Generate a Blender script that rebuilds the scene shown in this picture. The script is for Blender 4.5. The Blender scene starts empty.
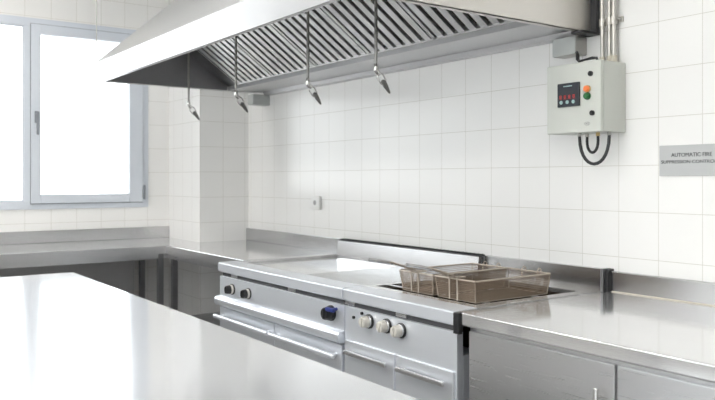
import bpy, bmesh, math
from math import pi, sin, cos, radians as R
from mathutils import Vector, Matrix

sc = bpy.context.scene
COL = sc.collection
H = 1.41          # eye height
YB = 2.955        # back wall
XW = -6.42        # window wall
XP, YP = -5.75, 2.512   # tiled pillar in the corner
ZC = 0.90         # worktops
ZCEIL = 3.25

# ------------------------------------------------------------------ materials
MATS = {}
def new_mat(name):
    m = bpy.data.materials.new(name); m.use_nodes = True
    nt = m.node_tree
    b = next(n for n in nt.nodes if n.type == 'BSDF_PRINCIPLED')
    MATS[name] = m
    return m, nt, b

def plain(name, col, rough=0.5, metal=0.0, var=0.04, scale=12.0, coat=0.0, emis=None, es=0.0):
    m, nt, b = new_mat(name)
    tc = nt.nodes.new('ShaderNodeTexCoord')
    n = nt.nodes.new('ShaderNodeTexNoise'); n.inputs['Scale'].default_value = scale
    nt.links.new(tc.outputs['Object'], n.inputs['Vector'])
    mx = nt.nodes.new('ShaderNodeMix'); mx.data_type = 'RGBA'
    mx.inputs[6].default_value = (*[max(0, c*(1-var)) for c in col], 1)
    mx.inputs[7].default_value = (*[min(1, c*(1+var)) for c in col], 1)
    nt.links.new(n.outputs['Fac'], mx.inputs[0])
    nt.links.new(mx.outputs[2], b.inputs['Base Color'])
    b.inputs['Roughness'].default_value = rough
    b.inputs['Metallic'].default_value = metal
    b.inputs['Coat Weight'].default_value = coat
    if emis:
        b.inputs['Emission Color'].default_value = (*emis, 1)
        b.inputs['Emission Strength'].default_value = es
    return m

def steel(name, col=(0.62, 0.62, 0.63), rough=0.25, stretch=(2, 90, 90), rv=0.05, bump=0.0, metal=1.0):
    m, nt, b = new_mat(name)
    tc = nt.nodes.new('ShaderNodeTexCoord')
    mp = nt.nodes.new('ShaderNodeMapping'); mp.inputs['Scale'].default_value = stretch
    n = nt.nodes.new('ShaderNodeTexNoise'); n.inputs['Scale'].default_value = 3.0
    n.inputs['Detail'].default_value = 4
    nt.links.new(tc.outputs['Object'], mp.inputs['Vector'])
    nt.links.new(mp.outputs['Vector'], n.inputs['Vector'])
    mr = nt.nodes.new('ShaderNodeMapRange')
    mr.inputs['To Min'].default_value = rough - rv; mr.inputs['To Max'].default_value = rough + rv
    nt.links.new(n.outputs['Fac'], mr.inputs['Value'])
    nt.links.new(mr.outputs['Result'], b.inputs['Roughness'])
    bp = nt.nodes.new('ShaderNodeBump'); bp.inputs['Strength'].default_value = bump
    bp.inputs['Distance'].default_value = 0.002
    nt.links.new(n.outputs['Fac'], bp.inputs['Height'])
    nt.links.new(bp.outputs['Normal'], b.inputs['Normal'])
    b.inputs['Base Color'].default_value = (*col, 1)
    b.inputs['Metallic'].default_value = metal
    return m

def tiles(name, col, grout, phx, phy, phz, w=0.2, h=0.2072, rough=0.2):
    """square wall tiles; the grid follows the wall's own direction by its normal"""
    m, nt, b = new_mat(name)
    L = nt.links.new
    g = nt.nodes.new('ShaderNodeNewGeometry')
    sp = nt.nodes.new('ShaderNodeSeparateXYZ'); L(g.outputs['Position'], sp.inputs[0])
    sn = nt.nodes.new('ShaderNodeSeparateXYZ'); L(g.outputs['True Normal'], sn.inputs[0])
    ab = nt.nodes.new('ShaderNodeMath'); ab.operation = 'ABSOLUTE'; L(sn.outputs['X'], ab.inputs[0])
    gt = nt.nodes.new('ShaderNodeMath'); gt.operation = 'GREATER_THAN'; L(ab.outputs[0], gt.inputs[0]); gt.inputs[1].default_value = 0.5
    def add(src, v):
        a = nt.nodes.new('ShaderNodeMath'); a.operation = 'ADD'; L(src, a.inputs[0]); a.inputs[1].default_value = v
        return a.outputs[0]
    mx = nt.nodes.new('ShaderNodeMix'); mx.data_type = 'FLOAT'
    L(gt.outputs[0], mx.inputs[0]); L(add(sp.outputs['X'], 20 - phx), mx.inputs[2]); L(add(sp.outputs['Y'], 20 - phy), mx.inputs[3])
    cb = nt.nodes.new('ShaderNodeCombineXYZ'); L(mx.outputs[0], cb.inputs[0]); L(add(sp.outputs['Z'], h*20 - phz), cb.inputs[1])
    br = nt.nodes.new('ShaderNodeTexBrick')
    br.offset = 0.0; br.squash = 1.0
    br.inputs['Scale'].default_value = 1.0
    br.inputs['Brick Width'].default_value = w; br.inputs['Row Height'].default_value = h
    br.inputs['Mortar Size'].default_value = 0.0016; br.inputs['Mortar Smooth'].default_value = 0.3
    br.inputs['Bias'].default_value = 0.0
    br.inputs['Color1'].default_value = (*col, 1)
    br.inputs['Color2'].default_value = (*[c*0.985 for c in col], 1)
    br.inputs['Mortar'].default_value = (*grout, 1)
    L(cb.outputs[0], br.inputs['Vector'])
    L(br.outputs['Color'], b.inputs['Base Color'])
    bp = nt.nodes.new('ShaderNodeBump'); bp.invert = True
    bp.inputs['Strength'].default_value = 0.25; bp.inputs['Distance'].default_value = 0.002
    L(br.outputs['Fac'], bp.inputs['Height']); L(bp.outputs['Normal'], b.inputs['Normal'])
    b.inputs['Roughness'].default_value = rough
    return m

def glass_mat():
    m, nt, b = new_mat('window_glass')
    nt.nodes.remove(b)
    out = next(n for n in nt.nodes if n.type == 'OUTPUT_MATERIAL')
    tr = nt.nodes.new('ShaderNodeBsdfTransparent'); tr.inputs[0].default_value = (0.96, 0.98, 0.98, 1)
    gl = nt.nodes.new('ShaderNodeBsdfGlossy'); gl.inputs['Roughness'].default_value = 0.02
    fr = nt.nodes.new('ShaderNodeFresnel'); fr.inputs[0].default_value = 1.45
    mx = nt.nodes.new('ShaderNodeMixShader')
    nt.links.new(fr.outputs[0], mx.inputs[0]); nt.links.new(tr.outputs[0], mx.inputs[1]); nt.links.new(gl.outputs[0], mx.inputs[2])
    nt.links.new(mx.outputs[0], out.inputs['Surface'])
    return m

M_tile   = tiles('wall_tiles', (0.90, 0.895, 0.88), (0.66, 0.645, 0.60), 0.094, 0.12, 0.022)
M_floor  = tiles('floor_tiles', (0.42, 0.40, 0.38), (0.25, 0.24, 0.23), 0, 0, 0, 0.3, 0.3, 0.35)
M_ceil   = plain('ceiling_paint', (0.86, 0.86, 0.85), 0.7, var=0.01)
M_alu    = plain('window_paint', (0.66, 0.70, 0.76), 0.35, var=0.01)
M_gasket = plain('gasket_grey', (0.25, 0.27, 0.30), 0.5)
M_glass  = glass_mat()
M_top    = steel('worktop_steel', (0.78, 0.78, 0.785), 0.11, (2, 60, 60), rv=0.03, metal=0.8)
M_topy   = steel('table_steel', (0.90, 0.915, 0.94), 0.12, (60, 2, 60), rv=0.02, metal=0.72)
M_steel  = steel('brushed_steel', (0.66, 0.66, 0.67), 0.28, rv=0.02, metal=0.9)
M_backp  = steel('back_panel_steel', (0.50, 0.50, 0.51), 0.5, rv=0.02, metal=0.3)
M_splash = steel('splash_steel', (0.62, 0.62, 0.63), 0.22, (2, 60, 120))
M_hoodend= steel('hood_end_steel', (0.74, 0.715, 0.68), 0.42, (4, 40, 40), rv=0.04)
M_hood   = steel('hood_steel', (0.74, 0.74, 0.74), 0.36, (4, 40, 40), rv=0.04)
M_band   = steel('hood_band_steel', (0.56, 0.56, 0.57), 0.40, (2, 60, 60), rv=0.05)
M_inner  = steel('hood_inner_steel', (0.25, 0.25, 0.26), 0.35)  # hood steel darkened; shade inside the hood is put into this colour
M_baffle = steel('baffle_steel', (0.92, 0.92, 0.92), 0.36, (60, 3, 3))
M_gapshade   = plain('greasy_gap_shade', (0.035, 0.033, 0.03), 0.6)  # near black: shade between the slats painted in, along with grease
M_leg    = steel('leg_steel', (0.36, 0.36, 0.37), 0.35, (60, 60, 3))
M_range  = steel('range_steel', (0.80, 0.83, 0.88), 0.33, (2, 60, 60), metal=0.6)
M_plate  = steel('griddle_plate', (0.50, 0.50, 0.50), 0.26, (2, 60, 60))
M_strip  = plain('recess_strip', (0.12, 0.12, 0.125), 0.35, metal=0.6)
M_dark   = plain('dark_gap', (0.03, 0.03, 0.033), 0.5)
M_black  = plain('black_plastic', (0.015, 0.015, 0.017), 0.35)
M_blue   = plain('blue_plastic', (0.02, 0.035, 0.20), 0.35)
M_cream  = plain('cream_knob', (0.62, 0.60, 0.55), 0.35)
M_chrome = steel('chrome', (0.75, 0.74, 0.72), 0.15, (5, 5, 5), rv=0.03)
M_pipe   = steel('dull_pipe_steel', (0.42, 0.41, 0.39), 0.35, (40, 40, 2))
M_tip    = steel('nozzle_tip', (0.20, 0.20, 0.19), 0.35, (5, 5, 5))
M_conduit= steel('conduit_steel', (0.60, 0.585, 0.55), 0.4, (40, 40, 2))
M_mesh   = steel('basket_wire', (0.25, 0.195, 0.15), 0.42, (20, 20, 20))
M_rim    = steel('basket_rim', (0.46, 0.40, 0.34), 0.35, (20, 20, 20))
M_box    = plain('control_box_paint', (0.62, 0.635, 0.59), 0.4, var=0.015)
M_jbox   = plain('junction_box_grey', (0.48, 0.50, 0.49), 0.5)
M_panel  = plain('display_face', (0.03, 0.035, 0.045), 0.25)
M_red    = plain('red_digits', (0.5, 0.02, 0.02), 0.4, emis=(1.0, 0.10, 0.08), es=0.15)
M_cyan   = plain('pale_keys', (0.35, 0.50, 0.50), 0.4)
M_orange = plain('orange_lamp', (0.75, 0.20, 0.06), 0.3, emis=(1.0, 0.25, 0.08), es=0.2)
M_green  = plain('green_button', (0.02, 0.14, 0.04), 0.35)
M_brass  = plain('brass', (0.55, 0.42, 0.20), 0.35, metal=1.0)
M_sign   = plain('sign_plate', (0.50, 0.51, 0.51), 0.45, metal=0.2, var=0.02)
M_ink    = plain('sign_ink', (0.07, 0.07, 0.075), 0.6)
M_white  = plain('white_plastic', (0.80, 0.80, 0.79), 0.35, var=0.01)
M_grey  = plain('outlet_grey', (0.35, 0.35, 0.35), 0.5)  # even grey of the socket outlet and the oval mark
M_seal   = plain('beige_sealant', (0.60, 0.56, 0.47), 0.6)
M_oil    = plain('dark_well', (0.05, 0.04, 0.03), 0.25)
M_lamp   = plain('added_lamp_diffuser', (0.9, 0.9, 0.9), 0.5, emis=(1.0, 0.975, 0.935), es=19.0)  # glow of the added ceiling panels, which stay out of view

# ------------------------------------------------------------------ mesh helpers
class MB:
    def __init__(s): s.bm = bmesh.new()
    def box(s, x0, x1, y0, y1, z0, z1, bev=0.0, seg=2):
        r = bmesh.ops.create_cube(s.bm, size=1.0)
        vs = r['verts']
        for v in vs:
            v.co = Vector(((x0+x1)/2 + v.co.x*(x1-x0), (y0+y1)/2 + v.co.y*(y1-y0), (z0+z1)/2 + v.co.z*(z1-z0)))
        if bev > 0:
            es = list({e for v in vs for e in v.link_edges})
            bmesh.ops.bevel(s.bm, geom=es, offset=bev, segments=seg, affect='EDGES', profile=0.5)
        return s
    def prism(s, pts, axis, a, b):
        """pts 2D polygon in the other two axes; extruded from a to b along axis"""
        def P(p, t):
            if axis == 'x': return (t, p[0], p[1])
            if axis == 'y': return (p[0], t, p[1])
            return (p[0], p[1], t)
        A = [s.bm.verts.new(P(p, a)) for p in pts]; B = [s.bm.verts.new(P(p, b)) for p in pts]
        n = len(pts)
        s.bm.faces.new(A); s.bm.faces.new(B[::-1])
        for i in range(n): s.bm.faces.new((A[i], B[i], B[(i+1) % n], A[(i+1) % n]))
        return s
    def tube(s, pts, r, seg=10, closed=False, caps=True):
        pts = [Vector(p) for p in pts]; n = len(pts)
        rs = r if isinstance(r, (list, tuple)) else [r]*n
        rings = []; ref = None
        for i, p in enumerate(pts):
            if closed: d = pts[(i+1) % n] - pts[i-1]
            elif i == 0: d = pts[1]-p
            elif i == n-1: d = p-pts[i-1]
            else: d = (pts[i+1]-p).normalized() + (p-pts[i-1]).normalized()
            d.normalize()
            if ref is None:
                ref = Vector((0, 0, 1)) if abs(d.z) < 0.9 else Vector((1, 0, 0))
            u = ref - d*ref.dot(d); u.normalize(); ref = u; w = d.cross(u)
            rings.append([s.bm.verts.new(p + (u*cos(2*pi*k/seg) + w*sin(2*pi*k/seg))*rs[i]) for k in range(seg)])
        m = n if closed else n-1
        for i in range(m):
            A, B = rings[i], rings[(i+1) % n]
            for k in range(seg):
                s.bm.faces.new((A[k], A[(k+1) % seg], B[(k+1) % seg], B[k]))
        if not closed and caps:
            s.bm.faces.new(rings[0][::-1]); s.bm.faces.new(rings[-1])
        return s
    def cyl(s, p0, p1, r, seg=20): return s.tube([p0, p1], r, seg)
    def build(s, name, mat, parent=None, smooth=True, loc=None):
        bmesh.ops.recalc_face_normals(s.bm, faces=s.bm.faces[:])
        if loc is not None:
            bmesh.ops.translate(s.bm, verts=s.bm.verts[:], vec=-Vector(loc))
        me = bpy.data.meshes.new(name); s.bm.to_mesh(me); s.bm.free()
        me.materials.append(mat)
        if smooth:
            for p in me.polygons: p.use_smooth = True
            me.set_sharp_from_angle(angle=R(35))
        o = bpy.data.objects.new(name, me); COL.objects.link(o)
        if smooth:
            wn = o.modifiers.new('face_normals', 'WEIGHTED_NORMAL'); wn.weight = 100; wn.keep_sharp = True
        if loc is not None: o.location = loc
        if parent is not None:
            o.parent = parent
            if loc is None and parent.name in ROOTLOC:
                # part coordinates were given in the world: shift them to the parent's frame
                off = Vector(ROOTLOC[parent.name]); me.transform(Matrix.Translation(-off))
            ROOTLOC[o.name] = ROOTLOC.get(parent.name, (0, 0, 0))
        return o
ROOTLOC = {}
def tag(o, label=None, cat=None, group=None, kind=None):
    if label: o['label'] = label
    if cat: o['category'] = cat
    if group: o['group'] = group
    if kind: o['kind'] = kind
    return o
def thing(name, loc, label, cat, group=None):
    o = bpy.data.objects.new(name, None); COL.objects.link(o); o.location = loc
    o.empty_display_size = 0.1
    ROOTLOC[o.name] = tuple(loc)
    return tag(o, label, cat, group)
def struct(o): o['kind'] = 'structure'; return o
def copy_tree(o, parent=None):
    c = o.copy(); COL.objects.link(c)
    if parent: c.parent = parent
    ROOTLOC[c.name] = ROOTLOC.get(o.name, (0, 0, 0))
    for ch in list(o.children): copy_tree(ch, c)
    return c

# ------------------------------------------------------------------ room
XR, YF = 1.7, -2.3
struct(MB().box(XW-0.15, XR+0.15, YF-0.15, YB+0.15, -0.12, 0).build('floor', M_floor, smooth=False))
struct(MB().box(XW-0.15, XR+0.15, YF-0.15, YB+0.15, ZCEIL, ZCEIL+0.12).build('ceiling', M_ceil, smooth=False))
struct(MB().box(XW-0.15, XR+0.15, YB, YB+0.15, 0, ZCEIL).build('wall_back', M_tile, smooth=False))
struct(MB().box(XR, XR+0.15, YF, YB, 0, ZCEIL).build('wall_right', M_tile, smooth=False))
VX0, VX1, VZ0, VZ1 = -4.2, 0.8, 1.0, 2.75      # long window behind the camera
w = MB()
w.box(XW-0.15, XR+0.15, YF-0.15, YF, 0, VZ0); w.box(XW-0.15, XR+0.15, YF-0.15, YF, VZ1, ZCEIL)
w.box(XW-0.15, VX0, YF-0.15, YF, VZ0, VZ1); w.box(VX1, XR+0.15, YF-0.15, YF, VZ0, VZ1)
struct(w.build('wall_front', M_tile, smooth=False))
wf = bpy.data.objects.new('window_2', None); COL.objects.link(wf); wf.location = ((VX0+VX1)/2, YF, VZ0); ROOTLOC['window_2'] = tuple(wf.location)
struct(wf)
w = MB()
w.box(VX0, VX1, YF-0.08, YF+0.01, VZ0, VZ0+0.06, 0.003); w.box(VX0, VX1, YF-0.08, YF+0.01, VZ1-0.06, VZ1, 0.003)
for i in range(5):
    xx = VX0+0.03+(VX1-VX0-0.06)*i/4; w.box(xx-0.03, xx+0.03, YF-0.08, YF+0.01, VZ0+0.06, VZ1-0.06, 0.003)
w.build('window_frame', M_alu, wf)
w = MB(); w.box(VX0+0.05, VX1-0.05, YF-0.04, YF-0.03, VZ0+0.05, VZ1-0.05); w.build('pane', M_glass, wf, smooth=False)
struct(MB().box(XW, XP, YP, YB, 0, ZCEIL).build('wall_corner_pillar', M_tile, smooth=False))
# window wall with its opening
WY0, WY1, WZ0, WZ1 = -0.35, 2.322, 1.171, 2.700
w = MB()
w.box(XW-0.15, XW, YF, YB, 0, WZ0); w.box(XW-0.15, XW, YF, YB, WZ1, ZCEIL)
w.box(XW-0.15, XW, YF, WY0, WZ0, WZ1); w.box(XW-0.15, XW, WY1, YB, WZ0, WZ1)
struct(w.build('wall_left', M_tile, smooth=False))

# window_1
win = bpy.data.objects.new('window_1', None); COL.objects.link(win); win.location = (XW, 1.0, WZ0); ROOTLOC['window_1'] = tuple(win.location)
struct(win)
xi = XW + 0.012; xo = XW - 0.08
f = MB()
f.box(xo, xi, WY0, WY1, WZ0, WZ0+0.062, 0.003); f.box(xo, xi, WY0, WY1, WZ1-0.066, WZ1, 0.003)
f.box(xo, xi, WY0, WY0+0.06, WZ0+0.062, WZ1-0.066, 0.003); f.box(xo, xi, WY1-0.062, WY1, WZ0+0.062, WZ1-0.066, 0.003)
f.box(xo, xi, 1.312, 1.372, WZ0+0.062, WZ1-0.066, 0.003)
fr = f.build('window_frame', M_alu, win)
b = MB(); b.box(XW-0.03, XW-0.018, WY0+0.05, 1.32, WZ0+0.055, WZ1-0.06)
b.build('fixed_pane', M_glass, win, smooth=False)
# fixed glazing bead
g = MB()
for (y0, y1, z0, z1) in ((WY0+0.055, 1.316, WZ0+0.060, WZ0+0.074), (WY0+0.055, 1.316, WZ1-0.078, WZ1-0.064), (1.302, 1.316, WZ0+0.07, WZ1-0.07), (WY0+0.055, WY0+0.07, WZ0+0.07, WZ1-0.07)):
    g.box(XW-0.02, XW+0.002, y0, y1, z0, z1, 0.002)
g.build('glazing_bead', M_alu, win)
# opening sash
xs0, xs1 = XW-0.045, XW+0.034
sy0, sy1, sz0, sz1 = 1.362, 2.268, 1.218, 2.652
s_ = MB()
s_.box(xs0, xs1, sy0, 1.433, sz0, sz1, 0.004); s_.box(xs0, xs1, 2.150, sy1, sz0, sz1, 0.004)
s_.box(xs0, xs1, 1.433, 2.150, sz0, 1.289, 0.004); s_.box(xs0, xs1, 1.433, 2.150, 2.574, sz1, 0.004)
sash = s_.build('sash', M_alu, win)
MB().box(XW-0.012, XW, 1.42, 2.16, 1.28, 2.58).build('pane', M_glass, sash, smooth=False)
gk = MB()
for (y0, y1, z0, z1) in ((sy0-0.004, sy1+0.004, sz0-0.006, sz0+0.002), (sy0-0.006, sy0+0.002, sz0, sz1), (sy1-0.002, sy1+0.006, sz0, sz1), (sy0, sy1, sz1-0.002, sz1+0.006)):
    gk.box(XW, XW+0.016, y0, y1, z0, z1)
gk.build('sash_gasket', M_gasket, sash)
h_ = MB(); h_.box(xs1, xs1+0.012, 1.385, 1.415, 1.86, 1.955, 0.004); h_.cyl((xs1+0.012, 1.40, 1.93), (xs1+0.045, 1.40, 1.93), 0.010)
h_.box(xs1+0.036, xs1+0.052, 1.391, 1.413, 1.765, 1.945, 0.006)
tag(h_.build('window_handle', M_gasket, sash), 'grey lever handle')
for z in (1.30, 2.56):
    hg = MB(); hg.cyl((XW+0.036, 2.276, z-0.062), (XW+0.036, 2.276, z+0.062), 0.011, 12); hg.box(XW+0.01, XW+0.036, 2.262, 2.288, z-0.05, z+0.05, 0.002)
    tag(hg.build('hinge', M_gasket, win), 'dark grey hinge')

# ------------------------------------------------------------------ unseen ceiling lights, added to brighten the room
lamp = None
k = 0
for x in (-5.35, -3.75, -2.15, -0.55):
    for y in (0.55, -1.1):
        if lamp is None:
            lamp = thing('added_ceiling_light', (0, 0, ZCEIL), 'unseen square white ceiling light panel, added for brightness', 'ceiling light', 'added ceiling light panels')
            lf = MB()
            for (a0, a1, b0, b1) in ((-.31, .31, -.31, -.285), (-.31, .31, .285, .31), (-.31, -.285, -.285, .285), (.285, .31, -.285, .285)):
                lf.box(a0, a1, b0, b1, ZCEIL-0.03, ZCEIL, 0.003)
            lf.build('frame', M_white, lamp)
            MB().box(-.286, .286, -.286, .286, ZCEIL-0.022, ZCEIL-0.004).build('diffuser', M_lamp, lamp, smooth=False)
            o = lamp
        else: o = copy_tree(lamp)
        o.location = (x, y, ZCEIL)

# ------------------------------------------------------------------ L-shaped corner worktop
AX1 = -4.305         # where the range begins
AY = 2.175           # front edge of the back run
WX = -5.615          # front edge of the window run
ct = thing('corner_counter', (XP, 2.2, 0), 'L-shaped stainless steel corner counter under the window beside the range', 'counter')
m = MB()
L = [(XW+0.002, -1.6), (WX, -1.6), (WX, AY), (AX1, AY), (AX1, YB-0.002), (XP+0.002, YB-0.002), (XP+0.002, YP-0.002), (XW+0.002, YP-0.002)]
m.prism(L, 'z', ZC-0.045, ZC)
top = m.build('countertop', M_top, ct)
top.modifiers.clear(); bv = top.modifiers.new('bevel', 'BEVEL'); bv.width = 0.006; bv.segments = 3; bv.limit_method = 'ANGLE'
wn = top.modifiers.new('face_normals', 'WEIGHTED_NORMAL'); wn.weight = 100; wn.keep_sharp = True
for p in top.data.polygons: p.use_smooth = True
m = MB()
m.box(XW+0.002, XW+0.024, -1.6, YP-0.002, ZC, ZC+0.098, 0.003)
tag(m.build('splashback', M_splash, ct), 'steel upstand along the window wall')
m = MB(); m.box(XP+0.002, AX1, YB-0.026, YB-0.002, ZC, ZC+0.10, 0.003)
tag(m.build('splashback', M_splash, ct), 'steel upstand on the tiled back wall')
m = MB()
m.prism([(WX, -1.6), (WX+0.004, -1.6), (WX+0.004, AY-0.004), (AX1, AY-0.004), (AX1, AY), (WX, AY)], 'z', ZC-0.062, ZC-0.004)
m.build('front_edge', M_steel, ct)
m = MB()
m.box(WX-0.05, WX-0.03, -1.55, AY+0.03, ZC-0.105, ZC-0.045, 0.002)
m.box(WX-0.03, AX1, AY+0.03, AY+0.05, ZC-0.105, ZC-0.045, 0.002)
m.build('apron', M_steel, ct)
m = MB(); m.box(XW+0.10, XW+0.115, -1.5, 2.16, 0.10, ZC-0.05)
tag(m.build('back_panel', M_backp, ct), 'steel back panel below the window run')
m = MB()
m.box(XP+0.004, AX1-0.01, AY+0.04, YB-0.02, 0.285, 0.315, 0.003)
m.box(XW+0.12, WX-0.05, -1.5, AY+0.03, 0.285, 0.315, 0.003)
tag(m.build('undershelf', M_leg, ct), 'dark steel shelf low under the counter')
for (x, y) in ((WX-0.045, AY-0.03), (WX+0.03, AY+0.055), (XW+0.14, 2.22), (WX-0.045, 0.4), (XW+0.14, 0.4), (WX-0.045, -1.45), (XW+0.14, -1.45), (AX1-0.04, AY+0.08)):
    m = MB(); m.box(x-0.021, x+0.021, y-0.021, y+0.021, 0.06, ZC-0.045, 0.003); m.cyl((x, y, 0), (x, y, 0.06), 0.015, 12)
    m.build('leg', M_leg, ct)

# ------------------------------------------------------------------ island table
TX0, TX1, TY0, TY1 = -4.294, -1.15, -0.25, 1.135
it = thing('island_table', ((TX0+TX1)/2, (TY0+TY1)/2, 0), 'wide polished stainless steel work table in the near left foreground', 'table')
m = MB(); m.box(TX0, TX1, TY0, TY1, ZC-0.045, ZC, 0.007, 3)
m.build('tabletop', M_topy, it)
m = MB(); m.box(TX0+0.06, TX1-0.06, TY0+0.06, TY1-0.06, 0.25, 0.28, 0.003); m.build('lower_shelf', M_steel, it)
m = MB()
m.box(TX0+0.05, TX1-0.05, TY1-0.07, TY1-0.05, ZC-0.11, ZC-0.045); m.box(TX0+0.05, TX1-0.05, TY0+0.05, TY0+0.07, ZC-0.11, ZC-0.045)
m.build('apron', M_steel, it)
for x in (TX0+0.07, (TX0+TX1)/2, TX1-0.07):
    for y in (TY0+0.07, TY1-0.07):
        m = MB(); m.box(x-0.02, x+0.02, y-0.02, y+0.02, 0.05, ZC-0.045, 0.003); m.cyl((x, y, 0), (x, y, 0.05), 0.015, 12)
        m.build('leg', M_leg, it)

# ------------------------------------------------------------------ cooking line
FY = 2.0            # front of the cooking units
def knob(parent, x, z, y=FY, mat=M_black, r=0.027, ring=M_cream):
    m = MB(); m.cyl((x, y, z), (x, y-0.008, z), r+0.006, 28)
    m.build('knob_bezel', M_black, parent)
    m = MB(); m.cyl((x, y-0.008, z), (x, y-0.020, z), r+0.002, 28)
    m.build('knob_ring', ring, parent)
    m = MB(); m.tube([(x, y-0.020, z), (x, y-0.024, z), (x, y-0.042, z), (x, y-0.046, z)], [r, r, r*0.92, r*0.84], 28)
    m.box(x-0.006, x+0.006, y-0.052, y-0.04, z-r*0.8, z+r*0.8, 0.003)
    kb = m.build('knob', mat, parent)
    return kb
def body_front(o, x0, x1, mat, zlow=0.12):
    """bullnose edge, recessed strip, control panel, ledge"""
    m = MB()
    prof = [(FY+0.125, ZC-0.004), (FY+0.125, ZC), (FY+0.012, ZC), (FY+0.003, ZC-0.004), (FY, ZC-0.012), (FY, ZC-0.052), (FY+0.006, ZC-0.058), (FY+0.04, ZC-0.058), (FY+0.04, ZC-0.012)]
    m.prism(prof[1:], 'x', x0, x1)
    m.build('front_edge', mat, o)
    m = MB(); m.box(x0+0.004, x1-0.004, FY+0.03, FY+0.05, ZC-0.085, ZC-0.056)
    tag(m.build('vent_strip', M_strip, o), 'dark recessed strip')
    n = 2
    for i in range(n):
        xx = x0 + (i+0.5)*(x1-x0)/n - 0.17
        mm = MB(); mm.box(xx-0.035, xx+0.035, FY+0.022, FY+0.032, ZC-0.080, ZC-0.062, 0.002); mm.build('strip_clip', M_steel, o)

# --- range
RX0, RX1 = -4.300, -2.938
rg = thing('cooking_range', ((RX0+RX1)/2, 2.45, 0), 'long stainless steel cooking range with flat griddle tops and black knobs', 'range')
m = MB(); m.box(RX0, RX1, FY+0.045, YB-0.01, 0.14, ZC-0.06)
m.build('body', M_range, rg)
body_front(rg, RX0, RX1, M_range)
m = MB(); m.box(RX0, RX1, FY+0.012, FY+0.045, 0.690, ZC-0.085, 0.002); m.build('control_panel', M_range, rg)
m = MB()
m.prism([(FY+0.03, 0.700), (FY-0.014, 0.690), (FY-0.024, 0.678), (FY-0.024, 0.655), (FY-0.014, 0.640), (FY+0.03, 0.635)], 'x', RX0-0.004, RX1)
tag(m.build('ledge', M_range, rg), 'rounded protruding ledge below the knobs')
# tops
m = MB(); m.box(RX0, RX1, FY+0.125, YB-0.075, ZC-0.055, ZC-0.032); m.build('top_tray', M_plate, rg)
xm = -3.600
m = MB(); m.box(RX0+0.012, xm-0.004, FY+0.135, YB-0.085, ZC-0.034, ZC-0.020, 0.003); m.build('griddle_plate', M_top, rg)
m = MB(); m.box(xm+0.004, RX1-0.012, FY+0.135, YB-0.085, ZC-0.034, ZC-0.020, 0.003); tag(m.build('griddle_plate', M_plate, rg), 'darker griddle plate')
# flue upstand with a louvred vent on top
m = MB(); m.prism([(YB-0.075, ZC-0.05), (YB-0.075, ZC-0.01), (YB-0.062, ZC+0.092), (YB-0.004, ZC+0.092), (YB-0.004, ZC-0.05)], 'x', RX0, RX1)
flue = m.build('flue', M_splash, rg)
for (a0, a1) in ((RX0+0.005, -3.675), (-3.655, RX1-0.004)):
    m = MB(); m.box(a0, a1, YB-0.060, YB-0.014, ZC+0.092, ZC+0.097)
    nl = int((a1-a0)/0.030)
    for i in range(nl):
        xx = a0 + (i+0.5)*(a1-a0)/nl
        m.prism([(xx-0.008, ZC+0.097), (xx+0.006, ZC+0.106), (xx+0.009, ZC+0.105), (xx-0.004, ZC+0.097)], 'y', YB-0.059, YB-0.015)
    m.box(a0, a1, YB-0.061, YB-0.058, ZC+0.092, ZC+0.099); m.box(a0, a1, YB-0.016, YB-0.012, ZC+0.092, ZC+0.102)
    tag(m.build('flue_grille', M_strip, rg), 'dark louvred flue grille')
for x in (-4.12, -3.91): knob(rg, x, 0.752, FY+0.012, M_black, 0.026)
knob(rg, -3.045, 0.765, FY+0.012, M_black, 0.032, M_black)
m = MB(); m.box(-3.035, -2.965, FY-0.035, FY-0.018, 0.780, 0.800, 0.006); m.cyl((-3.0, FY-0.02, 0.79), (-3.0, FY+0.012, 0.79), 0.008, 12)
tag(m.build('lever', M_blue, rg), 'blue lever handle')
# oven doors
for (a0, a1) in ((RX0+0.012, xm-0.003), (xm+0.003, RX1-0.012)):
    m = MB(); m.box(a0, a1, FY+0.005, FY+0.045, 0.20, 0.628, 0.006)
    d = m.build('oven_door', M_range, rg)
    m = MB(); m.tube([(a0+0.05, FY+0.005, 0.575), (a0+0.05, FY-0.030, 0.575)], 0.009, 10); m.tube([(a1-0.05, FY+0.005, 0.575), (a1-0.05, FY-0.030, 0.575)], 0.009, 10)
    m.box(a0+0.005, a1-0.005, FY-0.046, FY-0.022, 0.562, 0.588, 0.010, 4)
    m.build('handle', M_range, d)
for x in (RX0+0.07, xm, RX1-0.07):
    for y in (FY+0.12, YB-0.12):
        m = MB(); m.cyl((x, y, 0), (x, y, 0.14), 0.022, 16); m.build('foot', M_leg, rg)

# --- fryer
QX0, QX1 = -2.930, -2.163
WLX0, WLX1, WLY0, WLY1 = -2.900, -2.225, 2.168, 2.815
fy = thing('deep_fryer', ((QX0+QX1)/2, 2.45, 0), 'stainless steel deep fryer unit with an open dark well under wire baskets', 'fryer')
body_front(fy, QX0, QX1, M_range)
m = MB()
m.box(QX0, QX1, FY+0.045, YB-0.01, 0.14, 0.72)
m.build('body', M_range, fy)
m = MB(); m.box(QX0, QX1, FY+0.012, FY+0.045, 0.14, ZC-0.085, 0.002); m.build('control_panel', M_range, fy)
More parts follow.
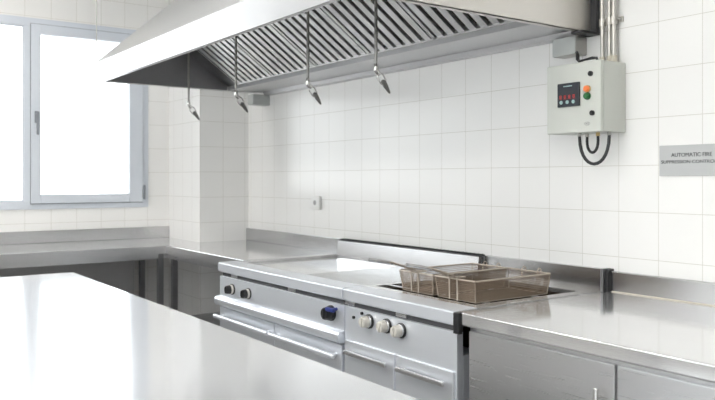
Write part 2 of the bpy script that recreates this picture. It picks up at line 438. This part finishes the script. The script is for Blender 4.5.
# deck with a hole
m = MB()
m.box(QX0, QX1, FY+0.125, WLY0, ZC-0.02, ZC); m.box(QX0, QX1, WLY1, YB-0.03, ZC-0.02, ZC)
m.box(QX0, WLX0, WLY0, WLY1, ZC-0.02, ZC); m.box(WLX1, QX1, WLY0, WLY1, ZC-0.02, ZC)
m.build('deck', M_top, fy, smooth=False)
m = MB()
t = 0.006
m.box(WLX0-t, WLX0, WLY0-t, WLY1+t, 0.74, ZC-0.02); m.box(WLX1, WLX1+t, WLY0-t, WLY1+t, 0.74, ZC-0.02)
m.box(WLX0, WLX1, WLY0-t, WLY0, 0.74, ZC-0.02); m.box(WLX0, WLX1, WLY1, WLY1+t, 0.74, ZC-0.02)
m.box(WLX0-t, WLX1+t, WLY0-t, WLY1+t, 0.72, 0.74); m.box(-2.49, -2.475, WLY0, WLY1, 0.74, ZC-0.03)
tag(m.build('well', M_oil, fy), 'dark oil well')
m = MB()
for y in (2.26, 2.56): m.cyl((WLX0, y, ZC-0.004), (WLX1, y, ZC-0.004), 0.004, 8)
m.build('basket_rest', M_steel, fy)
m = MB(); m.box(QX0+0.004, QX1, YB-0.030, YB-0.002, ZC-0.02, ZC+0.10, 0.003)
m.build('splashback', M_splash, fy)
for (x, z) in ((-2.735, 0.772), (-2.605, 0.772), (-2.505, 0.768)): knob(fy, x, z, FY+0.012, M_cream, 0.026, M_chrome)
for (x, z) in ((-2.855, 0.772), (-2.79, 0.800)):
    m = MB(); m.cyl((x, FY+0.012, z), (x, FY+0.004, z), 0.007, 14); tag(m.build('indicator', M_black, fy), 'small dark indicator')
for (a0, a1) in ((QX0+0.01, -2.545), (-2.535, QX1-0.01)):
    m = MB(); m.box(a0, a1, FY, FY+0.014, 0.20, 0.66, 0.004); d = m.build('door', M_range, fy)
    m = MB(); m.box(a0+0.03, a1-0.03, FY-0.03, FY-0.015, 0.60, 0.62, 0.005)
    for xx in (a0+0.06, a1-0.06): m.cyl((xx, FY-0.02, 0.61), (xx, FY, 0.61), 0.006, 10)
    m.build('handle', M_steel, d)
for x in (QX0+0.07, QX1-0.07):
    for y in (FY+0.12, YB-0.12):
        m = MB(); m.cyl((x, y, 0), (x, y, 0.14), 0.022, 16); m.build('foot', M_leg, fy)

# --- joint between the fryer and the right counter
jn = thing('joint_cover', (-2.14, 2.45, ZC), 'dark joint strip closing the gap between fryer and right-hand counter', 'joint cover')
m = MB(); m.box(-2.161, -2.130, FY+0.014, YB-0.002, ZC-0.05, ZC-0.002); m.build('strip', M_plate, jn)
m = MB(); m.box(-2.161, -2.130, FY-0.012, FY+0.012, ZC-0.085, ZC-0.002, 0.004); tag(m.build('front_cap', M_black, jn), 'black cap on the front edge')
m = MB(); m.box(-2.161, -2.146, YB-0.062, YB-0.002, ZC, ZC+0.104, 0.002); m.build('end_cap', M_leg, jn)
m = MB(); m.prism([(YB-0.05, ZC), (YB-0.05, ZC+0.08), (YB-0.035, ZC+0.098), (YB-0.002, ZC+0.102), (YB-0.002, ZC)], 'x', -2.145, -2.130); tag(m.build('end_cap', M_dark, jn), 'rounded dark cap')

# --- right counter
DX0, DX1 = -2.128, 1.2
rc = thing('right_counter', ((DX0+DX1)/2, 2.45, 0), 'long stainless steel counter running out of frame at the right', 'counter')
m = MB(); m.box(DX0, DX1, FY, YB-0.002, ZC-0.05, ZC, 0.006, 3); m.build('countertop', M_top, rc)
m = MB(); m.box(DX0, DX1, YB-0.028, YB-0.002, ZC, ZC+0.093, 0.004, 3); m.build('splashback', M_splash, rc)
m = MB(); m.tube([(-2.12, YB-0.030, ZC+0.001), (DX1, YB-0.030, ZC+0.001)], 0.004, 8); tag(m.build('sealant', M_seal, rc), 'beige sealant bead')
m = MB(); m.box(DX0+0.01, DX1, FY+0.04, YB-0.02, 0.12, ZC-0.05); m.build('cabinet', M_steel, rc)
n = 5
for i in range(n):
    a0 = DX0+0.02 + i*(DX1-DX0-0.03)/n; a1 = a0 + (DX1-DX0-0.03)/n - 0.008
    m = MB(); m.box(a0, a1, FY+0.022, FY+0.04, 0.14, ZC-0.07, 0.004); d = m.build('door', M_steel, rc)
    m = MB(); m.box(a1-0.06, a1-0.045, FY-0.008, FY+0.004, 0.55, 0.75, 0.004)
    for z in (0.58, 0.72): m.cyl((a1-0.052, FY, z), (a1-0.052, FY+0.024, z), 0.005, 8)
    m.build('handle', M_chrome, d)
m = MB(); m.box(DX0+0.03, DX1, FY+0.10, YB-0.05, 0, 0.12); m.build('plinth', M_leg, rc)

# ------------------------------------------------------------------ fryer baskets
def basket(x0, x1, label):
    y0, y1, zb, zt = 2.172, 2.635, ZC+0.001, ZC+0.093
    xc = (x0+x1)/2
    root = thing('fryer_basket', (xc, (y0+y1)/2, zb), label, 'fryer basket', 'wire baskets on the fryer')
    ins = 0.013   # walls lean in towards the base
    m = MB(); r = 0.0011
    st = 0.0078
    nx = int((x1-x0)/st); ny = int((y1-y0)/st); nz = int((zt-zb)/st)
    for i in range(nx+1):
        u = i/nx; xt = x0+(x1-x0)*u; xb = x0+ins+(x1-x0-2*ins)*u
        m.tube([(xt, y0, zt), (xb, y0+ins, zb+r), (xb, y1-ins, zb+r), (xt, y1, zt)], r, 4)
    for j in range(ny+1):
        u = j/ny; yt = y0+(y1-y0)*u; yb = y0+ins+(y1-y0-2*ins)*u
        m.tube([(x0, yt, zt), (x0+ins, yb, zb+r), (x1-ins, yb, zb+r), (x1, yt, zt)], r, 4)
    for k in range(1, nz+1):
        q = k/nz; i_ = ins*(1-q); z = zb+(zt-zb)*q
        m.tube([(x0+i_, y0+i_, z), (x1-i_, y0+i_, z), (x1-i_, y1-i_, z), (x0+i_, y1-i_, z)], r, 4, closed=True)
    m.build('wire_mesh', M_mesh, root, smooth=False)
    def ring(z, i_, c=0.02):
        pts = []
        for (cx, cy, a) in ((x1-i_-c, y1-i_-c, 0), (x0+i_+c, y1-i_-c, 90), (x0+i_+c, y0+i_+c, 180), (x1-i_-c, y0+i_+c, 270)):
            for q in range(5):
                an = R(a+q*22.5); pts.append((cx+c*cos(an), cy+c*sin(an), z))
        return pts
    m = MB(); m.tube(ring(zt, 0, 0.012), 0.0038, 8, closed=True); m.build('rim', M_rim, root)
    m = MB(); m.tube(ring(zb+0.003, ins, 0.012), 0.0022, 6, closed=True)
    for (cx, cy, sx, sy) in ((x0, y0, 1, 1), (x1, y0, -1, 1), (x0, y1, 1, -1), (x1, y1, -1, -1)):
        m.tube([(cx+sx*0.004, cy+sy*0.004, zt), (cx+sx*ins, cy+sy*ins, zb+0.002)], 0.0024, 6)
    m.build('frame', M_rim, root)
    # handle: two rods up the front face, meeting in a long grip towards the cook
    m = MB()
    for sx in (-1, 1):
        m.tube([(xc+sx*0.024, y0-0.003, zb+0.004), (xc+sx*0.024, y0-0.005, zt+0.006), (xc+sx*0.022, y0-0.03, zt+0.020), (xc+sx*0.012, y0-0.15, zt+0.058)], 0.0034, 8)
    m.tube([(xc-0.022, y0-0.005, zt+0.006), (xc-0.016, y0+0.05, zt+0.004), (xc+0.016, y0+0.05, zt+0.004), (xc+0.022, y0-0.005, zt+0.006)], 0.003, 8)
    hd = m.build('handle', M_rim, root)
    m = MB(); m.tube([(xc, y0-0.13, zt+0.050), (xc, y0-0.19, zt+0.062), (xc, y0-0.258, zt+0.074), (xc, y0-0.264, zt+0.075)], [0.007, 0.008, 0.008, 0.005], 12)
    tag(m.build('grip', M_plate, hd), 'dull grey grip')
    for sx in (-1, 1):
        m = MB(); xx = xc+sx*0.045
        m.tube([(xx, y1, zt-0.03), (xx, y1+0.004, zt+0.006), (xx, y1+0.014, zt+0.016), (xx, y1+0.026, zt+0.010), (xx, y1+0.028, zt-0.012)], 0.003, 8)
        m.build('hook', M_rim, root)
basket(-2.722, -2.487, 'brownish wire fryer basket farther left, half hidden behind the other basket')
basket(-2.479, -2.226, 'brownish wire fryer basket nearest the right counter, in full view')

# ------------------------------------------------------------------ extractor hood
HX0, HX1 = -5.36, -2.240
GY = 2.575; HZ = 2.095; HYB, HYT = 1.59, 1.545; HZT = 2.214; TY, TZ = 2.165, 2.76
hd = thing('extractor_hood', ((HX0+HX1)/2, YB, HZ), 'large stainless steel extractor hood over the cooking line', 'extractor hood')
th = 0.004
m = MB(); m.prism([(HYB, HZ), (HYT, HZT), (HYT+th, HZT), (HYB+th, HZ)], 'x', HX0, HX1); m.prism([(HYB, HZ), (HYB+0.028, HZ), (HYB+0.028, HZ+0.02), (HYB+0.024, HZ+0.02), (HYB+0.024, HZ+th), (HYB, HZ+th)], 'x', HX0+th, HX1-th)
tag(m.build('front_band', M_band, hd), 'bright steel band along the lower front edge')
m = MB(); m.prism([(HYT, HZT), (TY, TZ), (TY+0.003, TZ-0.004), (HYT+th, HZT-0.003)], 'x', HX0, HX1); m.build('sloped_front', M_hood, hd)
m = MB(); m.prism([(TY, TZ), (YB-0.002, TZ), (YB-0.002, TZ-th), (TY+0.003, TZ-th)], 'x', HX0, HX1); m.build('top_panel', M_hood, hd)
prof = [(HYB, HZ), (HYT, HZT), (TY, TZ), (YB-0.002, TZ), (YB-0.002, HZ)]
for (a0, a1) in ((HX0, HX0+th), (HX1-th, HX1)):
    m = MB(); m.prism(prof, 'x', a0, a1)
    m.box(a0 if a0 == HX0 else HX1-0.03, (HX0+0.012) if a0 == HX0 else a1, HYB+0.01, YB-0.01, HZ, HZ+th)
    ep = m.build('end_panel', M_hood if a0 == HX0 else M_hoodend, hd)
    q0 = a1+0.0005 if a0 == HX0 else a0-0.002
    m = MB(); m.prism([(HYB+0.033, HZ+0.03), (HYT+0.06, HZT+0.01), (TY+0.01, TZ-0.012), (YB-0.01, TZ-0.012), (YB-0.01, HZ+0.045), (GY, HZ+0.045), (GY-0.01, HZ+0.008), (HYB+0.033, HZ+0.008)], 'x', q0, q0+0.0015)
    tag(m.build('inner_shade', M_inner, ep), 'darker inner face, hood shade in its colour')  # added dark sheet; its colour carries the shade on the inner face
m = MB(); m.box(HX1+0.0005, HX1+0.034, YB-0.030, YB-0.002, HZ-0.008, TZ, 0.002); m.box(HX1-0.03, HX1+0.034, YB-0.13, YB-0.002, HZ-0.014, HZ-0.002, 0.002)
tag(m.build('edge_profile', M_dark, hd), 'dark angle profile at the wall edge')
# rear gutter

m = MB(); m.prism([(GY, HZ+0.035), (GY, HZ+0.006), (GY+0.02, HZ+0.004), (YB-0.08, HZ+0.014), (YB-0.065, HZ-0.010), (YB-0.004, HZ-0.010), (YB-0.004, HZ+0.035)], 'x', HX0+0.008, HX1-0.008)
tag(m.build('rear_gutter', M_band, hd), 'bright steel gutter along the wall')
# filter bank plane
fd = Vector((0, -0.82, 0.572)).normalized(); fn = Vector((0, -fd.z, fd.y))
if fn.z > 0: fn = -fn          # towards the opening (down and to the front)
FB = Vector((0, GY, HZ+0.036)); FL = 0.735
def slab(mb, x0, x1, s0, s1, d0, d1):
    P = [FB + fd*s + fn*d for (s, d) in ((s0, d0), (s1, d0), (s1, d1), (s0, d1))]
    mb.prism([(p.y, p.z) for p in P], 'x', x0, x1)
FX0, FX1 = -5.19, -2.365
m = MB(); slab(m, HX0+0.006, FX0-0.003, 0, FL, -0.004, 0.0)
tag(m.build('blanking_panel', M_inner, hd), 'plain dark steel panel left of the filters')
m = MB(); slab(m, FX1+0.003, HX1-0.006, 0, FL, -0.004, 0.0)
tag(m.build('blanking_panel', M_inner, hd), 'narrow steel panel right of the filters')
nf = 5; fw = (FX1-FX0)/nf
proto = None
for i in range(nf):
    a0 = FX0 + i*fw + 0.001; a1 = a0 + fw - 0.002
    m = MB()
    slab(m, a0, a0+0.010, 0, FL, -0.04, 0.004); slab(m, a1-0.010, a1, 0, FL, -0.04, 0.004)
    slab(m, a0, a1, 0, 0.012, -0.04, 0.004); slab(m, a0, a1, FL-0.012, FL, -0.04, 0.004)
    ns = 7; p = (fw-0.022)/ns
    for k in range(ns):
        c = a0+0.010 + (k+0.5)*p
        slab(m, c-0.0225, c+0.0225, 0.01, FL-0.01, -0.002, 0.001)
        slab(m, c-0.0225, c-0.0210, 0.01, FL-0.01, -0.018, -0.001)
        slab(m, c+0.0210, c+0.0225, 0.01, FL-0.01, -0.018, -0.001)
    fo = m.build('baffle_filter', M_baffle, hd)
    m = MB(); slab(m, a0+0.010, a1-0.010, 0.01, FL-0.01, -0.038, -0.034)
    tag(m.build('filter_core', M_gapshade, fo), 'dark greasy core behind the slats, gap shade in its colour')
# duct
m = MB(); m.box(-4.2, -3.4, 2.35, YB-0.05, TZ, ZCEIL); m.build('duct', M_hood, hd)
# hanging rods
for i, x in enumerate((HX0+0.02, HX1-0.02)):
    m = MB(); m.cyl((x, HYT+0.02, HZT+0.0), (x, HYT+0.02, ZCEIL), 0.0032, 8)
    m.build('hanging_rod', M_pipe, hd)

# ------------------------------------------------------------------ suppression nozzles
def nozzle(x, z, label):
    y = 2.20
    root = thing('suppression_nozzle', (x, y, z), label, 'fire nozzle', 'suppression nozzles under the hood')
    s = (GY-y)/0.82
    ztop = HZ+0.036 + 0.572*(GY-y)/0.82 - 0.006
    m = MB(); m.cyl((x, y, z+0.01), (x, y, ztop), 0.0075, 14); m.cyl((x, y, z+0.16), (x, y, z+0.185), 0.0095, 12); m.build('drop_pipe', M_pipe, root)
    m = MB(); m.tube([(x, y, z+0.03), (x, y, z+0.018), (x, y, z), (x, y+0.012, z-0.014), (x, y+0.02, z-0.02)], [0.011, 0.013, 0.013, 0.012, 0.010], 14)
    m.build('elbow', M_chrome, root)
    A = Vector((x, y+0.012, z-0.010)); d = Vector((0, 0.60, -0.80)); d.normalize(); nrm = Vector((0, 0.80, 0.60))
    m = MB()
    for sg in (-1, 1):
        m.tube([A + nrm*sg*0.006, A + d*0.022 + nrm*sg*0.019, A + d*0.055 + nrm*sg*0.017, A + d*0.078 + nrm*sg*0.006], 0.0042, 8)
    m.tube([A, A+d*0.015], [0.012, 0.010], 12)
    m.build('yoke', M_chrome, root)
    m = MB(); m.tube([A+d*0.045, A+d*0.055, A+d*0.080, A+d*0.118, A+d*0.123], [0.006, 0.013, 0.0125, 0.006, 0.003], 14)
    tag(m.build('tip', M_tip, root), 'dark tapered tip')
nozzle(-5.235, 1.958, 'thin steel nozzle pipe hanging under the hood, farthest left, against the bright pillar')
nozzle(-4.459, 1.960, 'thin steel nozzle pipe hanging under the hood, second from the left beside the small box')
nozzle(-3.568, 1.940, 'thin steel nozzle pipe hanging under the hood, third from the left')
nozzle(-2.939, 1.943, 'thin steel nozzle pipe hanging under the hood, nearest the control box')

# ------------------------------------------------------------------ wall boxes below the hood
def jbox(x0, x1, y0, z0, z1, label, mat=M_jbox):
    r = thing('junction_box', ((x0+x1)/2, YB, z0), label, 'junction box')
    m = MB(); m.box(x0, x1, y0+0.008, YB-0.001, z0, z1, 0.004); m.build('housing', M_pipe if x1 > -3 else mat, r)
    m = MB(); m.box(x0+0.001, x1-0.001, y0, y0+0.0075, z0+0.001, z1-0.001, 0.003); m.build('lid', mat, r)
    return r
jbox(-5.465, -5.372, 2.80, 2.008, 2.092, 'small grey junction box on the wall at the left rear end of the hood')
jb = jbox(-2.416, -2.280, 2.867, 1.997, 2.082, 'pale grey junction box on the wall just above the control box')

# ------------------------------------------------------------------ control box
BX0, BX1, BY, BZ0, BZ1 = -2.366, -2.068, 2.772, 1.622, 1.935
cb = thing('control_box', ((BX0+BX1)/2, YB, BZ0), 'pale grey-green electrical control box with digital display on the tiled wall', 'control box')
m = MB(); m.box(BX0, BX1, BY+0.022, YB-0.001, BZ0, BZ1, 0.004); m.build('housing', M_box, cb)
m = MB(); m.box(BX0-0.001, BX1+0.001, BY, BY+0.020, BZ0-0.001, BZ1+0.001, 0.005); door = m.build('door', M_box, cb)
def fx(u):  # world x on the door from the fraction across it
    return BX0 + u*(BX1-BX0)
for (u, v) in ((0.83, 0.80), (0.86, 0.255)):
    m = MB(); m.cyl((fx(u), BY, BZ0+v*0.32), (fx(u), BY-0.008, BZ0+v*0.32), 0.0115, 20); m.box(fx(u)-0.0015, fx(u)+0.0015, BY-0.0095, BY-0.0075, BZ0+v*0.32-0.006, BZ0+v*0.32+0.006)
    tag(m.build('lock', M_black, door), 'round black lock')
dx0, dx1, dz0, dz1 = fx(0.235), fx(0.640), BZ0+0.118, BZ0+0.226
m = MB(); m.box(dx0, dx1, BY-0.012, BY, dz0, dz1, 0.003); disp = m.build('display', M_panel, cb)
# digits and keys
SEG = {'8': 'abcdefg'}
m = MB()
for i in range(4):
    cx = dx0 + 0.020 + i*0.0245; cz = dz0+0.046; w2, h2 = 0.0042, 0.0062
    for (a, b, c, d) in ((-w2, w2, h2-0.001, h2+0.001), (-w2, w2, -0.001, 0.001), (-w2, w2, -h2-0.001, -h2+0.001), (-w2-0.001, -w2+0.001, -h2, h2), (w2-0.001, w2+0.001, -h2, h2)):
        m.box(cx+a, cx+b, BY-0.0135, BY-0.0115, cz+c, cz+d)
    m.box(cx-0.0085, cx+0.0085, BY-0.0125, BY-0.0115, cz-0.0105, cz-0.0095)
tag(m.build('digits', M_red, disp), 'red digits')
m = MB()
for q in range(9):
    xx = dx0+0.036+q*0.0055; m.box(xx, xx+0.004, BY-0.0128, BY-0.0115, dz1-0.017, dz1-0.0125)
tag(m.build('header_mark', M_cyan, disp), 'tiny pale header mark')
for i in range(3):
    cx = dx0 + 0.024 + i*0.034
    m = MB(); m.cyl((cx, BY-0.012, dz0+0.021), (cx, BY-0.015, dz0+0.021), 0.0085, 16); tag(m.build('key', M_cyan, disp), 'pale round key')
for (z, mt, nm, lb) in ((BZ0+0.190, M_orange, 'lamp', 'orange lamp'), (BZ0+0.158, M_green, 'button', 'green button')):
    m = MB(); xx = fx(0.775); m.cyl((xx, BY, z), (xx, BY-0.006, z), 0.0165, 24)
    bz = m.build(nm+'_bezel', M_brass if mt == M_orange else M_green, cb)
    m = MB(); m.tube([(xx, BY-0.006, z), (xx, BY-0.016, z), (xx, BY-0.020, z)], [0.0135, 0.0135, 0.009], 24); tag(m.build(nm, mt, cb), lb)
# oval mark
m = MB(); cx, cz = fx(0.765), BZ0+0.036
m.tube([(cx+0.014*cos(a*pi/10), BY-0.0006, cz+0.0075*sin(a*pi/10)) for a in range(20)], 0.0009, 5, closed=True)
m.box(cx-0.008, cx-0.002, BY-0.001, BY+0.0005, cz-0.003, cz+0.003); m.box(cx+0.001, cx+0.008, BY-0.001, BY+0.0005, cz-0.004, cz-0.001); m.box(cx+0.001, cx+0.008, BY-0.001, BY+0.0005, cz+0.001, cz+0.004)
tag(m.build('oval_mark', M_grey, door), 'small oval grey mark')
# glands and cables below
for x, y in ((-2.218, 2.82), (-2.222, 2.88), (-2.140, 2.85), (-2.080, 2.85)):
    m = MB(); m.cyl((x, y, BZ0-0.016), (x, y, BZ0), 0.010, 6); tag(m.build('cable_gland', M_pipe if -2.21 > x or x > -2.1 else M_brass, cb), 'small cable gland')
def arc(xa, xb, ya, yb, z, depth, n=14):
    return [(xa+(xb-xa)*(1-cos(pi*i/n))/2, ya+(yb-ya)*i/n, z-depth*sin(pi*i/n)**0.8 if 0 < i < n else z) for i in range(n+1)]
c1 = thing('cable_loop', (-2.18, 2.84, BZ0), 'larger black cable loop hanging below the control box', 'cable', 'cable loops under the control box')
m = MB(); m.tube(arc(-2.218, -2.080, 2.82, 2.85, BZ0-0.014, 0.128), 0.0075, 10); m.build('loop', M_black, c1)
c2 = thing('cable_loop', (-2.205, 2.85, BZ0), 'smaller black cable loop hanging inside the larger one', 'cable', 'cable loops under the control box')
m = MB(); m.tube(arc(-2.222, -2.140, 2.88, 2.85, BZ0-0.014, 0.075), 0.0065, 10); m.build('loop', M_black, c2)
# cable from the junction box to the control box
c3 = thing('cable', (-2.28, 2.86, BZ1), 'short black cable from junction box onto the top of the control box', 'cable')
m = MB(); m.tube([(-2.284, 2.876, 2.004), (-2.262, 2.858, 2.000), (-2.252, 2.850, 1.985), (-2.251, 2.849, 1.966), (-2.240, 2.845, 1.954), (-2.20, 2.84, 1.957), (-2.16, 2.835, 1.959), (-2.132, 2.83, 1.955), (-2.124, 2.83, 1.936)], [0.005, 0.006, 0.009, 0.009, 0.006, 0.005, 0.0065, 0.006, 0.005], 10)
m.build('sheath', M_black, c3)
# conduits
cz_ = BZ1+0.002
specs = ((-2.172, 0.0095, 'steel conduit rising from the control box, leftmost of three'), (-2.134, 0.0085, 'steel conduit rising from the control box, middle of three'), (-2.110, 0.0105, 'steel conduit rising from the control box, rightmost of three'))
for (x, r, lb) in specs:
    c = thing('conduit', (x, 2.925, cz_), lb, 'conduit', 'conduits above the control box')
    m = MB(); m.cyl((x, 2.925, cz_), (x, 2.925, ZCEIL-0.001), r, 16); m.build('pipe', M_conduit, c)
    m = MB(); m.cyl((x, 2.925, cz_), (x, 2.925, cz_+0.035), r+0.004, 16); tag(m.build('collar', M_seal, c), 'beige collar')
cl = thing('pipe_clamp', (-2.155, YB, 2.14), 'steel clamp holding the conduits to the wall', 'clamp')
m = MB()
for (x, r, lb) in specs: m.cyl((x, 2.925, 2.112), (x, 2.925, 2.146), r+0.006, 16)
m.box(-2.19, -2.078, YB-0.012, YB-0.001, 2.123, 2.147, 0.002); m.build('band', M_conduit, cl)
for x in (-2.086, -2.152):
    m = MB(); m.cyl((x, YB-0.012, 2.135), (x, YB-0.036, 2.135), 0.006, 6); m.build('bolt', M_pipe, cl)

# ------------------------------------------------------------------ sign
sg = thing('wall_sign', (-1.75, YB, 1.425), 'grey rectangular sign with black lettering on the tiled wall', 'sign')
m = MB(); m.box(-1.899, -1.600, YB-0.006, YB-0.001, 1.425, 1.555, 0.001); m.build('plate', M_sign, sg)
def text(s, x, z, width, size, parent):
    cu = bpy.data.curves.new('t', 'FONT'); cu.body = s; cu.size = size; cu.extrude = 0.0006; cu.align_x = 'CENTER'; cu.align_y = 'CENTER'; cu.offset = 0.0
    to = bpy.data.objects.new('t', cu); COL.objects.link(to)
    bpy.context.view_layer.update()
    me = bpy.data.meshes.new_from_object(to.evaluated_get(bpy.context.evaluated_depsgraph_get()))
    COL.objects.unlink(to); bpy.data.objects.remove(to)
    w0 = max(v.co.x for v in me.vertices) - min(v.co.x for v in me.vertices)
    sx = width/w0
    off = Vector(ROOTLOC[parent.name])
    for v in me.vertices:
        v.co = Vector((v.co.x*sx + x, YB-0.0068 - v.co.z, v.co.y + z)) - off
    me.materials.clear(); me.materials.append(M_ink)
    o = bpy.data.objects.new('lettering', me); COL.objects.link(o); o.parent = parent
    return o
text('AUTOMATIC FIRE', -1.752, 1.513, 0.180, 0.024, sg)
text('SUPPRESSION CONTROL, 4B', -1.748, 1.484, 0.282, 0.020, sg)

# ------------------------------------------------------------------ wall socket
so = thing('wall_socket', (-4.65, YB, 1.24), 'small white wall socket on the tiled back wall above the counter', 'socket')
m = MB(); m.box(-4.705, -4.600, YB-0.028, YB-0.001, 1.192, 1.290, 0.006); m.build('plate', M_white, so)
m = MB(); m.cyl((-4.652, YB-0.028, 1.241), (-4.652, YB-0.031, 1.241), 0.018, 20); tag(m.build('outlet', M_grey, so), 'grey round outlet')

# ------------------------------------------------------------------ world, camera
wd = bpy.data.worlds.new('sky'); sc.world = wd; wd.use_nodes = True
bg = wd.node_tree.nodes['Background']
bg.inputs['Color'].default_value = (0.985, 0.99, 1.0, 1); bg.inputs['Strength'].default_value = 4.5
pl = bpy.data.lights.new('daylight_portal', 'AREA'); pl.shape = 'RECTANGLE'; pl.size = WY1-WY0; pl.size_y = WZ1-WZ0
pl.cycles.is_portal = True
po = bpy.data.objects.new('daylight_portal', pl); COL.objects.link(po)
po.location = (XW-0.16, (WY0+WY1)/2, (WZ0+WZ1)/2); po.rotation_euler = (R(90), 0, R(-90))
pl = bpy.data.lights.new('daylight_portal', 'AREA'); pl.shape = 'RECTANGLE'; pl.size = VX1-VX0; pl.size_y = VZ1-VZ0
pl.cycles.is_portal = True
po = bpy.data.objects.new('daylight_portal', pl); COL.objects.link(po)
po.location = ((VX0+VX1)/2, YF-0.16, (VZ0+VZ1)/2); po.rotation_euler = (R(90), 0, R(180))

F, YAW, HOR = 754.36, R(35.417), 179.5
cam = bpy.data.cameras.new('camera'); co = bpy.data.objects.new('camera', cam); COL.objects.link(co)
cam.sensor_width = 36.0; cam.sensor_fit = 'HORIZONTAL'; cam.lens = F*36.0/715
cam.shift_y = -(200-HOR)/715
cam.clip_start = 0.05
cam.dof.use_dof = True; cam.dof.focus_distance = 3.6; cam.dof.aperture_fstop = 3.4
co.location = (0, 0, H)
co.rotation_euler = (R(90), 0, R(90)-YAW)
sc.camera = co
vs = sc.view_settings
vs.view_transform = 'Standard'; vs.look = 'None'; vs.gamma = 1.0; vs.exposure = -0.06; vs.use_curve_mapping = False
